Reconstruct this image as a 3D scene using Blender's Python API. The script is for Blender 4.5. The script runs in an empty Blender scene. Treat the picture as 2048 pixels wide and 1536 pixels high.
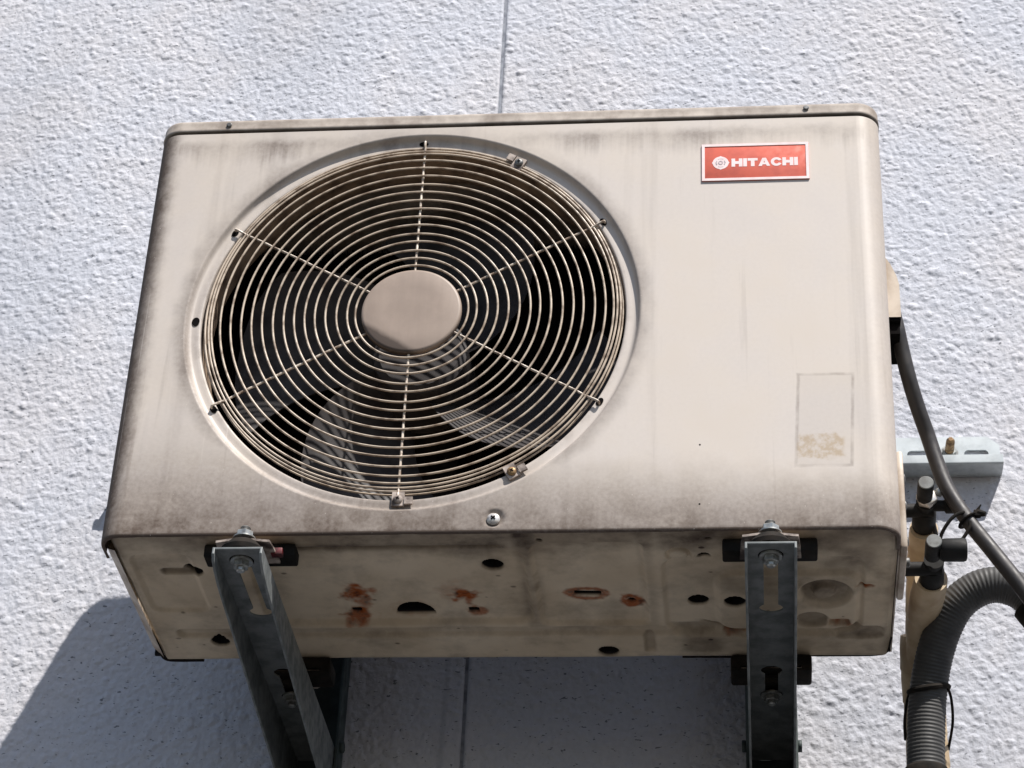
import bpy, bmesh, math, random
import numpy as np
from mathutils import Vector, Matrix
from mathutils.geometry import delaunay_2d_cdt

S = bpy.context.scene
C = S.collection
PI = math.pi
random.seed(4)

# ------------------------------------------------------------------ camera, sky, sun, exposure
cam_d = bpy.data.cameras.new('camera')
cam = bpy.data.objects.new('camera', cam_d); C.objects.link(cam)
R = Matrix(((0.9947842319, 0.0172424856, 0.1005337187),
            (0.0930810521, -0.5565491728, -0.8255840241),
            (0.0417168373, 0.8306357294, -0.5552512859)))
cam.matrix_world = Matrix.Translation((0.658, -2.0164, -1.1811)) @ R.to_4x4()
cam_d.sensor_width = 36.0
cam_d.lens = 4761.9 / 2048 * 36
cam_d.clip_start = 0.05; cam_d.clip_end = 500
S.camera = cam

SUN = Vector((0.757, -1.0, 1.87)).normalized()          # towards the sun
el = math.asin(SUN.z); az = math.atan2(SUN.x, SUN.y)
w = bpy.data.worlds.new('World'); S.world = w; w.use_nodes = True
wn = w.node_tree.nodes; wl = w.node_tree.links
sky = wn.new('ShaderNodeTexSky'); sky.sky_type = 'NISHITA'; sky.sun_disc = False
sky.sun_elevation = el; sky.sun_rotation = az
sky.air_density = 1.0; sky.dust_density = 1.2; sky.ozone_density = 1.0
bg = wn['Background']; bg.inputs['Strength'].default_value = 0.086
wl.new(sky.outputs[0], bg.inputs['Color'])
sd = bpy.data.lights.new('sun', 'SUN'); sd.energy = 5.0; sd.angle = math.radians(0.5); sd.color = (1.0, 0.955, 0.90)
so = bpy.data.objects.new('sun', sd); C.objects.link(so); so.location = SUN * 5
so.rotation_euler = SUN.to_track_quat('Z', 'Y').to_euler()
S.view_settings.view_transform = 'Standard'; S.view_settings.look = 'None'
S.view_settings.gamma = 1; S.view_settings.use_curve_mapping = False
S.view_settings.exposure = 0.55

W, H, D, RC = 0.80, 0.54, 0.268, 0.025
FX, FZ = 0.3017, 0.2679
GZ = FZ + 0.0040                                         # the wire guard sits slightly high in its recess
YW = 0.4584                                             # wall face

# ------------------------------------------------------------------ object helpers
def thing(name, label, cat, loc, group=None):
    o = bpy.data.objects.new(name, None); C.objects.link(o)
    o.location = loc; o.empty_display_size = 0.05
    o['label'] = label; o['category'] = cat
    if group: o['group'] = group
    return o

def world_loc(o):
    v = Vector((0, 0, 0))
    while o is not None:
        v = v + o.location; o = o.parent
    return v

def link(name, me, m, parent=None, smooth=True, loc=None):
    """link mesh data (in world coordinates unless loc is given) under parent"""
    o = bpy.data.objects.new(name, me); C.objects.link(o)
    if m is not None and len(me.materials) == 0: me.materials.append(m)
    if smooth: me.polygons.foreach_set('use_smooth', [True] * len(me.polygons))
    if parent is not None:
        o.parent = parent
        o.location = -world_loc(parent) + (Vector(loc) if loc is not None else Vector((0, 0, 0)))
    elif loc is not None: o.location = loc
    return o

def mesh(name, verts, faces):
    me = bpy.data.meshes.new(name); me.from_pydata([tuple(v) for v in verts], [], faces); me.update()
    return me

def split_normals(me, ang=35):
    """sharp edges above an angle so smooth shading keeps the creases"""
    bm = bmesh.new(); bm.from_mesh(me)
    a = math.radians(ang)
    for e in bm.edges:
        if len(e.link_faces) == 2 and e.calc_face_angle(0) > a: e.smooth = False
    bm.to_mesh(me); bm.free()
    return me

class MB:
    """collects several shapes into one mesh"""
    def __init__(s): s.v = []; s.f = []
    def add(s, vs, fs):
        n = len(s.v); s.v += [tuple(v) for v in vs]; s.f += [tuple(i + n for i in f) for f in fs]
    def box(s, x0, x1, y0, y1, z0, z1, bev=0.0):
        bm = bmesh.new()
        bmesh.ops.create_cube(bm, size=1.0, matrix=Matrix.Translation(((x0+x1)/2, (y0+y1)/2, (z0+z1)/2)) @ Matrix.Diagonal((x1-x0, y1-y0, z1-z0, 1)))
        if bev > 0: bmesh.ops.bevel(bm, geom=bm.edges[:], offset=bev, segments=2, affect='EDGES', profile=0.5)
        bm.verts.index_update()
        s.add([v.co for v in bm.verts], [[v.index for v in f.verts] for f in bm.faces]); bm.free()
    def lathe(s, org, axis, prof, seg=32, cap=True):
        """prof: list of (distance along axis, radius)"""
        a = Vector(axis).normalized(); u = a.orthogonal().normalized(); v = a.cross(u); o = Vector(org)
        vs = []; fs = []
        for t, r in prof:
            for k in range(seg):
                th = 2 * PI * k / seg
                vs.append(o + a * t + (u * math.cos(th) + v * math.sin(th)) * r)
        for i in range(len(prof) - 1):
            for k in range(seg):
                k2 = (k + 1) % seg
                fs.append((i*seg+k, i*seg+k2, (i+1)*seg+k2, (i+1)*seg+k))
        if cap:
            fs.append(tuple(range(seg))[::-1]); n = (len(prof) - 1) * seg; fs.append(tuple(n + k for k in range(seg)))
        s.add(vs, fs)
    def hexnut(s, org, axis, r, h):
        s.lathe(org, axis, [(0, r*0.9), (h*0.12, r), (h*0.88, r), (h, r*0.9)], seg=6)
    def tube(s, pts, rad, seg=12, closed=False, cap=True, flat=1.0):
        pts = [Vector(p) for p in pts]; n = len(pts); vs = []; fs = []
        rr = rad if hasattr(rad, '__len__') else [rad] * n
        u = None
        for i, p in enumerate(pts):
            if closed: t = (pts[(i+1) % n] - pts[i-1]).normalized()
            else: t = (pts[min(i+1, n-1)] - pts[max(i-1, 0)]).normalized()
            if u is None: u = t.orthogonal().normalized()
            u = (u - t * u.dot(t)).normalized(); v = t.cross(u)
            for k in range(seg):
                th = 2 * PI * k / seg
                vs.append(p + (u * math.cos(th) + v * math.sin(th) * flat) * rr[i])
        m = n if closed else n - 1
        for i in range(m):
            j = (i + 1) % n
            for k in range(seg):
                k2 = (k + 1) % seg
                fs.append((i*seg+k, i*seg+k2, j*seg+k2, j*seg+k))
        if cap and not closed:
            fs.append(tuple(range(seg))[::-1]); fs.append(tuple((n-1)*seg + k for k in range(seg)))
        s.add(vs, fs)
    def ring(s, c, r, rad, y=0.0, n=144, seg=8):
        p1, p2, p3 = random.uniform(0, 6), random.uniform(0, 6), random.uniform(0, 6)
        def rr(a): return r + 0.00035*math.sin(2*a + p1) + 0.00025*math.sin(3*a + p2)
        s.tube([(c[0] + rr(2*PI*i/n)*math.cos(2*PI*i/n), y + 0.0004*math.sin(4*PI*i/n + p3), c[1] + rr(2*PI*i/n)*math.sin(2*PI*i/n)) for i in range(n)], rad, seg, closed=True)
    def plate(s, outline, holes, th, fn):
        """flat sheet with holes; fn maps (u, v, depth) to a point"""
        vs2 = [Vector(p) for p in outline]; loops = [list(range(len(outline)))]
        for h in holes:
            n = len(vs2); vs2 += [Vector(p) for p in h]; loops.append(list(range(n, n + len(h))))
        ed = [(l[i], l[(i+1) % len(l)]) for l in loops for i in range(len(l))]
        ov, oe, of, _, _, _ = delaunay_2d_cdt(vs2, ed, [], 0, 1e-7)
        polys = [outline] + list(holes)
        def inside(p, poly):
            c = False; n = len(poly); x, y = p
            for i in range(n):
                x1, y1 = poly[i]; x2, y2 = poly[i-1]
                if (y1 > y) != (y2 > y) and x < (x2-x1)*(y-y1)/(y2-y1)+x1: c = not c
            return c
        tri = []
        for f in of:
            c = sum((ov[i] for i in f), Vector((0, 0))) / len(f)
            if inside(c, polys[0]) and not any(inside(c, h) for h in polys[1:]): tri.append(tuple(f))
        n = len(ov)
        vs = [fn(p[0], p[1], 0) for p in ov] + [fn(p[0], p[1], th) for p in ov]
        fs = [t[::-1] for t in tri] + [tuple(i + n for i in t) for t in tri]
        cnt = {}
        for t in tri:
            for i in range(len(t)):
                e = (t[i], t[(i+1) % len(t)]); cnt[e] = 1
        for (a, b) in list(cnt):
            if (b, a) not in cnt: fs.append((a, b, b + n, a + n))
        s.add(vs, fs)
    def build(s, name, m, parent=None, smooth=True, ang=35, fix=True):
        me = mesh(name, s.v, s.f)
        bm = bmesh.new(); bm.from_mesh(me)
        if fix: bmesh.ops.recalc_face_normals(bm, faces=bm.faces[:])
        a = math.radians(ang)
        for e in bm.edges:
            if len(e.link_faces) == 2 and e.calc_face_angle(0) > a: e.smooth = False
        bm.to_mesh(me); bm.free()
        return link(name, me, m, parent, smooth)

def spline(pts, n=12):
    P = [Vector(p) for p in pts]; P = [P[0]*2 - P[1]] + P + [P[-1]*2 - P[-2]]; out = []
    for i in range(1, len(P) - 2):
        for k in range(n):
            t = k / n; a, b, c, d = P[i-1], P[i], P[i+1], P[i+2]
            out.append(0.5 * ((2*b) + (c-a)*t + (2*a-5*b+4*c-d)*t*t + (3*b-a-3*c+d)*t*t*t))
    out.append(P[-2]); return out

def resample(pts, step):
    out = [pts[0]]; acc = 0.0
    for a, b in zip(pts[:-1], pts[1:]):
        L = (b - a).length; t = step - acc
        while t <= L:
            out.append(a.lerp(b, t / L)); t += step
        acc = (acc + L) % step if L + acc >= step else acc + L
    return out

# ------------------------------------------------------------------ numpy noise
_rs = np.random.RandomState(7)
_T = _rs.rand(16, 512, 512)
def vn(x, y, k=0):
    T = _T[k]; x = np.asarray(x) + 1000.0; y = np.asarray(y) + 1000.0
    xi = np.floor(x).astype(int); yi = np.floor(y).astype(int); fx = x - xi; fy = y - yi
    fx = fx*fx*fx*(fx*(fx*6-15)+10); fy = fy*fy*fy*(fy*(fy*6-15)+10)
    a = T[xi % 512, yi % 512]; b = T[(xi+1) % 512, yi % 512]; c = T[xi % 512, (yi+1) % 512]; d = T[(xi+1) % 512, (yi+1) % 512]
    return (a*(1-fx)+b*fx)*(1-fy) + (c*(1-fx)+d*fx)*fy
def fbm(x, y, k=0, o=4):
    s = 0; a = 0.5; t = 0
    for i in range(o):
        s = s + a*vn(x*2**i, y*2**i, (k+i) % 16); t += a; a *= 0.5
    return s / t
def sst(a, b, x):
    t = np.clip((x - a) / (b - a), 0, 1); return t*t*(3-2*t)

# ------------------------------------------------------------------ materials
class N:
    """small wrapper for building node materials"""
    def __init__(s, name):
        s.m = bpy.data.materials.new(name); s.m.use_nodes = True
        s.t = s.m.node_tree; s.p = s.t.nodes['Principled BSDF']; s._co = None
    def n(s, typ, ins=None, **kw):
        nd = s.t.nodes.new('ShaderNode' + typ)
        for k, v in kw.items(): setattr(nd, k, v)
        for k, v in (ins or {}).items(): s.put(nd.inputs[k], v)
        return nd
    def put(s, sock, v):
        if isinstance(v, bpy.types.NodeSocket): s.t.links.new(v, sock)
        else: sock.default_value = v
    def co(s):
        if s._co is None: s._co = s.n('TexCoord').outputs['Object']
        return s._co
    def scaled(s, sx, sy, sz):
        return s.n('VectorMath', {0: s.co(), 1: (sx, sy, sz)}, operation='MULTIPLY').outputs[0]
    def noise(s, scale, detail=4, rough=0.55, vec=None, dist=0.0):
        return s.n('TexNoise', {'Vector': vec or s.co(), 'Scale': scale, 'Detail': detail, 'Roughness': rough, 'Distortion': dist}).outputs['Fac']
    def ma(s, op, a, b=0.0, c=0.0, clamp=False):
        nd = s.n('Math', operation=op, use_clamp=clamp); s.put(nd.inputs[0], a); s.put(nd.inputs[1], b); s.put(nd.inputs[2], c)
        return nd.outputs[0]
    def ss(s, x, a, b, lo=0.0, hi=1.0):
        nd = s.n('MapRange', interpolation_type='SMOOTHSTEP', clamp=True)
        for k, v in zip(('Value', 'From Min', 'From Max', 'To Min', 'To Max'), (x, a, b, lo, hi)): s.put(nd.inputs[k], v)
        return nd.outputs['Result']
    def mix(s, f, a, b):
        nd = s.n('Mix', data_type='RGBA')
        s.put(nd.inputs[0], f); s.put(nd.inputs[6], col(a)); s.put(nd.inputs[7], col(b)); return nd.outputs[2]
    def xyz(s):
        nd = s.n('SeparateXYZ', {0: s.co()}); return nd.outputs
    def bump(s, h, strength=0.3, dist=0.001):
        b = s.n('Bump', {'Height': h, 'Strength': strength, 'Distance': dist}); s.put(s.p.inputs['Normal'], b.outputs[0])
    def set(s, **kw):
        for k, v in kw.items(): s.put(s.p.inputs[k.replace('_', ' ')], col(v) if k == 'Base_Color' else v)
        return s.m
def col(c): return c if not isinstance(c, tuple) else (c if len(c) == 4 else (*c, 1.0))

def simple(name, c1, c2=None, rough=0.5, metal=0.0, scale=60, lo=0.4, hi=0.65, bs=300, bst=0.15, bd=0.0004, spec=0.4):
    k = N(name); c2 = c2 or tuple(x*0.6 for x in c1)
    f = k.ss(k.noise(scale, 6), lo, hi)
    k.set(Base_Color=k.mix(f, c1, c2), Roughness=k.ss(k.noise(scale*2, 3), 0.3, 0.7, rough-0.07, rough+0.1), Metallic=metal, Specular_IOR_Level=spec)
    k.bump(k.noise(bs, 3), bst, bd)
    return k.m

PAINT = (0.525, 0.466, 0.408); GRIME = (0.092, 0.066, 0.051)

def front_paint():
    k = N('aged_beige_paint'); x, y, z = k.xyz()
    n1 = k.noise(9, 6, 0.6); n2 = k.noise(38, 6, 0.65); n3 = k.noise(220, 4, 0.6)
    st = k.noise(1.0, 5, 0.6, k.scaled(70, 5, 3.0))                        # vertical rain streaks
    st2 = k.noise(1.0, 4, 0.6, k.scaled(24, 3, 1.2))
    # soot band along the bottom edge, deeper on the left
    top = k.ma('ADD', 0.055, k.ma('MULTIPLY', k.ss(x, 0.80, 0.05), 0.050))
    bh = k.ma('ADD', z, k.ma('MULTIPLY', k.ma('SUBTRACT', n1, 0.5), 0.075))
    bh = k.ma('ADD', bh, k.ma('MULTIPLY', k.ma('SUBTRACT', n2, 0.5), 0.05))
    band = k.ss(k.ma('DIVIDE', bh, top), 1.45, -0.10)
    # left corner; right corner dirt, widened to tone down its sunlit curve
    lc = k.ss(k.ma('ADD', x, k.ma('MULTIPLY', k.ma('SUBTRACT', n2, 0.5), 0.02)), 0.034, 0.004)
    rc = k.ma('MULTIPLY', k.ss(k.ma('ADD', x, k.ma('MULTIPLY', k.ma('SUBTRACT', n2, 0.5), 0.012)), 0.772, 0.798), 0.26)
    # line of grime below the lid, with drips
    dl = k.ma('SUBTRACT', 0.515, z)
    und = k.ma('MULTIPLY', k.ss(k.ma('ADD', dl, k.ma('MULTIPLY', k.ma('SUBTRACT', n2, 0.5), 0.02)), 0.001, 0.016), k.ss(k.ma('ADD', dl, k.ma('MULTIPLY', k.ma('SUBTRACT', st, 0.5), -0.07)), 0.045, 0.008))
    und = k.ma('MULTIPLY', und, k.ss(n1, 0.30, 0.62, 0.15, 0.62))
    # grime halo round the outer edge of the fan recess
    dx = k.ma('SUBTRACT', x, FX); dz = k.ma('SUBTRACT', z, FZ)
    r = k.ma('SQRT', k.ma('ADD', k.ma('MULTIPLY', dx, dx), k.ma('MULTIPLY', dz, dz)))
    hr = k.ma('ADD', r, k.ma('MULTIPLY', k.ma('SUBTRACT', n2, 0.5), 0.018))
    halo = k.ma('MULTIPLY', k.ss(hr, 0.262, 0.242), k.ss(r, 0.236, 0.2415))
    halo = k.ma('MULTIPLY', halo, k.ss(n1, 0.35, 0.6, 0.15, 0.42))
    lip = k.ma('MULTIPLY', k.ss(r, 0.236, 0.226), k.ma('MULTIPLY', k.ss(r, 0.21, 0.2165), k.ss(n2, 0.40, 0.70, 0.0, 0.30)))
    streak = k.ma('MULTIPLY', k.ss(st, 0.60, 0.72), 0.13)
    streak2 = k.ma('MULTIPLY', k.ss(st2, 0.55, 0.75), 0.16)
    # outline and glue left by a missing sticker
    ax = k.ma('SUBTRACT', k.ma('ABSOLUTE', k.ma('SUBTRACT', x, k.ma('SUBTRACT', 0.7292, k.ma('MULTIPLY', k.ma('SUBTRACT', 0.125, z), 0.045)))), 0.0275)
    az_ = k.ma('SUBTRACT', k.ma('ABSOLUTE', k.ma('SUBTRACT', z, 0.1262)), 0.0545)
    sd_ = k.ma('ADD', k.ma('MAXIMUM', ax, az_), k.ma('MULTIPLY', k.ma('SUBTRACT', k.noise(90, 3), 0.5), 0.0016))
    edge = k.ma('MULTIPLY', k.ss(k.ma('ABSOLUTE', sd_), 0.0026, 0.0004), k.ss(k.noise(24, 4), 0.36, 0.60, 0.06, 0.36))
    gx = k.ss(k.ma('ABSOLUTE', k.ma('SUBTRACT', x, 0.724)), 0.026, 0.021); gz = k.ss(k.ma('ABSOLUTE', k.ma('SUBTRACT', k.ma('ADD', z, k.ma('MULTIPLY', k.ma('SUBTRACT', k.noise(60, 3), 0.5), 0.018)), 0.094)), 0.0155, 0.012)
    glue = k.ma('MULTIPLY', k.ma('MULTIPLY', gx, gz), k.ss(k.noise(95, 4, 0.6), 0.38, 0.6, 0.1, 0.75))
    inst = k.ma('MULTIPLY', k.ss(sd_, 0.0, -0.001), 0.075)
    # combine
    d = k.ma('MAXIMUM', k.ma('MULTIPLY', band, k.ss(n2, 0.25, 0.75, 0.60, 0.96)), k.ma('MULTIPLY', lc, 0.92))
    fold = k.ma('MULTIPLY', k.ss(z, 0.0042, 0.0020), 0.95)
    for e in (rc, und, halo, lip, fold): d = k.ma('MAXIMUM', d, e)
    d = k.ma('ADD', d, k.ma('ADD', streak, streak2))
    wash = k.ma('MULTIPLY', k.ss(x, 0.62, 0.02), k.ss(k.noise(5, 5, 0.6), 0.3, 0.7, 0.03, 0.15))
    d = k.ma('ADD', d, k.ma('ADD', wash, k.ma('ADD', edge, inst)))
    d = k.ma('ADD', d, k.ma('MULTIPLY', k.ma('SUBTRACT', n3, 0.5), k.ss(d, 0.05, 0.6, 0.12, 0.42)))
    d = k.ma('SUBTRACT', d, k.ma('MULTIPLY', k.ss(k.noise(330, 2), 0.70, 0.76), k.ma('MULTIPLY', d, 0.6)))
    d = k.ma('ADD', d, k.ma('MULTIPLY', k.ma('SUBTRACT', n1, 0.44), 0.26))
    scr = k.ma('MULTIPLY', k.ss(k.noise(1.0, 2, 0.5, k.scaled(190, 6, 2.2)), 0.70, 0.74), k.ss(x, 0.42, 0.10, 0.0, 0.22))
    d = k.ma('SUBTRACT', d, scr, clamp=True)
    base = k.mix(glue, k.mix(k.ss(n1, 0.3, 0.7), PAINT, (0.540, 0.490, 0.450)), (0.38, 0.285, 0.18))
    base = k.mix(d, base, GRIME)
    k.set(Base_Color=base, Roughness=k.ss(d, 0, 1, 0.48, 0.8), Specular_IOR_Level=0.35)
    k.bump(k.ma('ADD', k.noise(6, 2), k.ma('MULTIPLY', n3, 0.04)), 0.10, 0.006)
    return k.m

def lid_paint():
    k = N('lid_paint_mottled'); n1 = k.noise(22, 6, 0.65); n2 = k.noise(90, 5, 0.6)
    d = k.ma('ADD', k.ss(n1, 0.33, 0.66, 0.30, 0.85), k.ma('MULTIPLY', k.ma('SUBTRACT', n2, 0.5), 0.35), clamp=True)
    k.set(Base_Color=k.mix(d, PAINT, (0.17, 0.135, 0.11)), Roughness=0.6, Specular_IOR_Level=0.3)
    k.bump(n2, 0.15, 0.0006); return k.m

def pan_paint():
    k = N('underside_paint_stained')
    rust = k.n('Attribute', attribute_name='rust').outputs['Fac']; dirt_tone = k.n('Attribute', attribute_name='dirt_tone').outputs['Fac']
    n1 = k.noise(14, 6, 0.62); n2 = k.noise(75, 5, 0.62)
    d = k.ma('ADD', k.ma('ADD', dirt_tone, k.ss(n1, 0.42, 0.70, 0.0, 0.36)), k.ma('MULTIPLY', k.ma('SUBTRACT', n2, 0.5), 0.42), clamp=True)
    base = k.mix(d, k.mix(k.ss(k.noise(8, 3), 0.35, 0.65), (0.66, 0.555, 0.415), (0.55, 0.445, 0.315)), (0.060, 0.040, 0.028))
    rr = k.ma('MULTIPLY', rust, k.ss(n2, 0.20, 0.5, 0.65, 1.0), clamp=True)
    rc = k.mix(k.ss(k.noise(120, 4), 0.45, 0.68), (0.29, 0.066, 0.008), (0.070, 0.018, 0.005))
    hl = k.ss(k.n('Attribute', attribute_name='hole').outputs['Fac'], 0.02, 0.10)
    k.set(Base_Color=k.mix(hl, k.mix(rr, base, rc), (0.006, 0.005, 0.005)), Roughness=0.75, Specular_IOR_Level=0.25)
    k.bump(n2, 0.2, 0.0006); return k.m

def wall_paint():
    k = N('grey_stucco'); st = k.n('Attribute', attribute_name='stain').outputs['Fac']
    n = k.noise(5, 5, 0.6); f = k.noise(160, 5, 0.6)
    c = k.mix(k.ss(n, 0.35, 0.65), (0.500, 0.514, 0.562), (0.528, 0.522, 0.545))
    c = k.mix(k.ss(f, 0.35, 0.75, 0.0, 0.35), c, (0.36, 0.372, 0.42))
    shadow_dash = k.ss(k.noise(1.0, 2, 0.5, k.scaled(150, 60, 330)), 0.675, 0.715)  # dark dashes painted as the small shadows under stucco grains
    c = k.mix(k.ma('MULTIPLY', shadow_dash, 0.8), c, (0.08, 0.085, 0.10))
    c = k.mix(st, c, (0.20, 0.215, 0.25))
    k.set(Base_Color=c, Roughness=0.85, Specular_IOR_Level=0.2)
    cs = k.n('Attribute', attribute_name='coarse').outputs['Fac']
    k.bump(k.ma('ADD', k.noise(300, 4, 0.6), k.ma('MULTIPLY', cs, k.ma('MULTIPLY', k.noise(150, 3, 0.55), 5.0))), 0.75, 0.0013); return k.m

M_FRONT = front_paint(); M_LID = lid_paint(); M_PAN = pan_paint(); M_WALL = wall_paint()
M_SIDE = simple('side_panel_paint', (0.50, 0.43, 0.355), (0.28, 0.215, 0.16), 0.55, scale=30, lo=0.35, hi=0.72)
M_WIRE = simple('guard_wire_paint', (0.47, 0.385, 0.30), (0.15, 0.10, 0.065), 0.5, scale=60, lo=0.42, hi=0.72)
M_SPOKE = simple('guard_spoke_worn', (0.60, 0.52, 0.43), (0.20, 0.14, 0.10), 0.45, scale=170, lo=0.42, hi=0.62)
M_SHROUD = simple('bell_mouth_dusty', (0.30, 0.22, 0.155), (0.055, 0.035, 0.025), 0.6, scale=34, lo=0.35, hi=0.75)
M_DARK = simple('dark_inner_metal', (0.020, 0.017, 0.017), (0.010, 0.009, 0.010), 0.8, spec=0.15)  # near-black metal inside the cabinet
M_BLACK = simple('black_hole', (0.006, 0.005, 0.005), (0.004, 0.004, 0.004), 0.9, spec=0.05)
M_FAN = simple('fan_plastic_blue_grey', (0.046, 0.041, 0.041), (0.026, 0.022, 0.022), 0.55, scale=40, spec=0.3)
M_ZINC = simple('galvanised_grey', (0.52, 0.56, 0.575), (0.38, 0.415, 0.43), 0.42, 0.08, scale=55, lo=0.4, hi=0.7)
M_ARM = simple('bracket_zinc_dull', (0.21, 0.222, 0.22), (0.12, 0.13, 0.13), 0.5, 0.2, scale=48, lo=0.36, hi=0.68, bs=160, bst=0.25)
M_LEG = simple('bracket_leg_dark', (0.060, 0.078, 0.076), (0.035, 0.046, 0.046), 0.6, 0.2, scale=30)
M_BOLT = simple('zinc_bolt', (0.42, 0.43, 0.41), (0.24, 0.235, 0.22), 0.35, 0.6, scale=140)
M_STUD = simple('steel_stud', (0.20, 0.20, 0.195), (0.10, 0.095, 0.09), 0.45, 0.5, scale=200)
M_SCREW = simple('bright_screw', (0.70, 0.66, 0.62), (0.40, 0.36, 0.32), 0.3, 0.5, scale=160)
M_BRASS = simple('rusty_brass_screw', (0.30, 0.19, 0.09), (0.12, 0.065, 0.03), 0.5, 0.4, scale=220)
M_RUBBER = simple('black_rubber', (0.011, 0.010, 0.009), (0.022, 0.018, 0.015), 0.85, scale=80, spec=0.12)
M_FOOT = simple('foot_metal_grimy', (0.44, 0.37, 0.32), (0.06, 0.042, 0.035), 0.65, scale=55, lo=0.35, hi=0.65)
M_RED = simple('red_shim_paint', (0.11, 0.010, 0.013), (0.035, 0.008, 0.008), 0.6, scale=90)
M_CABLE = simple('black_cable_jacket', (0.022, 0.019, 0.019), (0.032, 0.028, 0.027), 0.48, scale=50, spec=0.5)
M_HOSE = simple('dark_grey_hose', (0.058, 0.057, 0.056), (0.040, 0.040, 0.040), 0.6, scale=25, spec=0.35)
M_VALVE = simple('valve_black', (0.010, 0.010, 0.010), (0.016, 0.015, 0.015), 0.6, scale=90, spec=0.2)
M_CAP = simple('valve_cap_grey', (0.17, 0.175, 0.17), (0.11, 0.11, 0.105), 0.5, 0.2, scale=110)
M_TAPE = simple('beige_pipe_tape', (0.52, 0.41, 0.27), (0.36, 0.265, 0.165), 0.6, scale=26, lo=0.35, hi=0.7, bs=90, bst=0.3, bd=0.001)
M_BADGE_R = simple('faded_red_print', (0.58, 0.118, 0.078), (0.50, 0.105, 0.075), 0.62, scale=60, bst=0.03, spec=0.22)
M_BADGE_W = simple('badge_white', (0.74, 0.62, 0.61), (0.66, 0.53, 0.52), 0.45, scale=80, bst=0.03)
M_BADGE_G = simple('badge_grey_print', (0.42, 0.37, 0.39), (0.38, 0.33, 0.35), 0.5, scale=80, bst=0.02)
M_GROUND = simple('asphalt_ground', (0.060, 0.058, 0.056), (0.042, 0.041, 0.040), 0.9, scale=1.5, bs=20, bst=0.3, bd=0.01)
M_SEAL = simple('joint_sealant_grey', (0.24, 0.255, 0.29), (0.14, 0.15, 0.18), 0.7, scale=50, bs=250, bst=0.4, bd=0.001)

# ------------------------------------------------------------------ ground (below the frame)
g = MB(); g.add([(-60, -60, -2.8), (60, -60, -2.8), (60, 1.0, -2.8), (-60, 1.0, -2.8)], [(0, 1, 2, 3)])
go = g.build('ground', M_GROUND, smooth=False, fix=False); go['kind'] = 'structure'

# ------------------------------------------------------------------ stucco wall, two panels and their joint
wall = thing('stucco_wall', 'pale blue-grey rough stucco wall behind the air conditioner', 'wall', (0.3, YW, -2.8))
JX = 0.3205
def grains(X, Z, cx, cz, k, power):
    """rounded grains on a jittered lattice; height 0..1"""
    u, v = X/cx, Z/cz; iu, iv = np.floor(u).astype(int), np.floor(v).astype(int); h = np.zeros_like(X)
    for du in (-1, 0, 1):
        for dv in (-1, 0, 1):
            a, b = (iu + du) % 512, (iv + dv) % 512
            px, pz, am = iu + du + _T[k][a, b], iv + dv + _T[k+1][a, b], _T[k+2][a, b]**power
            d2 = ((u - px)**2 + (v - pz)**2)/0.62
            h = np.maximum(h, am*np.clip(1 - d2, 0, 1)**0.55)
    return h
def wall_height(X, Z):
    wx = 0.004*(fbm(X/0.02, Z/0.02, 11, 2) - 0.5); wz = 0.004*(fbm(X/0.02 + 7, Z/0.02, 12, 2) - 0.5)
    U = X + wx + 0.25*Z; V = Z + wz - 0.20*X
    h = 0.0008*fbm(U/0.0044, V/0.0062, 0, 3)
    h = h + 0.00095*grains(U, V, 0.0052, 0.0066, 3, 1.1)
    h = h + 0.0013*grains(U + 0.3, V + 0.1, 0.0088, 0.0080, 7, 6.0)
    h = h + 0.0009*grains(U + 0.7, V + 0.4, 0.0058, 0.0034, 1, 8.0)
    return h
def wall_panel(x0, x1):
    fx0, fx1, fz0, fz1, st = -0.50, 1.12, -0.13, 1.23, 0.00155
    xs = np.arange(max(x0, fx0), min(x1, fx1) + 1e-9, st); zs = np.arange(fz0, fz1, st)
    if x0 < fx0: xs = np.r_[np.linspace(x0, fx0 - 0.01, 30), xs]
    if x1 > fx1: xs = np.r_[xs, np.linspace(fx1 + 0.01, x1, 30)]
    zs = np.r_[np.linspace(-2.8, fz0 - 0.01, 30), zs, np.linspace(fz1 + 0.01, 3.0, 20)]
    xs[0] = x0; xs[-1] = x1
    X, Z = np.meshgrid(xs, zs)
    h = wall_height(X, Z)
    inside = ((X > fx0) & (X < fx1) & (Z > fz0) & (Z < fz1))
    h = np.where(inside, h, 0.0012)
    e = np.abs(X - JX); h = h*sst(0.0008, 0.006, e) - 0.0022*(1 - sst(0.0006, 0.0034, e))
    me = bpy.data.meshes.new('wall_panel'); n = X.size
    V = np.empty((n, 3)); V[:, 0] = X.ravel(); V[:, 1] = YW - h.ravel(); V[:, 2] = Z.ravel()
    nz, nx = X.shape; i = np.arange(n).reshape(nz, nx)
    F = np.stack([i[:-1, :-1], i[:-1, 1:], i[1:, 1:], i[1:, :-1]], -1).reshape(-1, 4)
    fill(me, V, F)
    st_ = (1 - sst(0.0, 0.0045, np.abs(X - JX) - 0.0022*(fbm(X*40, Z*45, 1) - 0.5))) * (0.55 + 0.45*fbm(X*2, Z*22, 2))
    st_ = st_ + 0.30*(1 - sst(0.001, 0.005, np.abs(X - 0.2965 - 0.02*Z))) * (Z < 0.5) * sst(0.2, 0.6, fbm(X*30, Z*12, 3))
    st_ = st_ + 0.16*sst(0.56, 0.76, fbm(X*3, Z*1.3, 8))
    co = me.attributes.new('coarse', 'FLOAT', 'POINT'); co.data.foreach_set('value', (~inside).astype(np.float32).ravel())
    a = me.attributes.new('stain', 'FLOAT', 'POINT'); a.data.foreach_set('value', np.clip(st_, 0, 1).ravel().astype(np.float32))
    link('wall_panel', me, M_WALL, wall)
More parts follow.
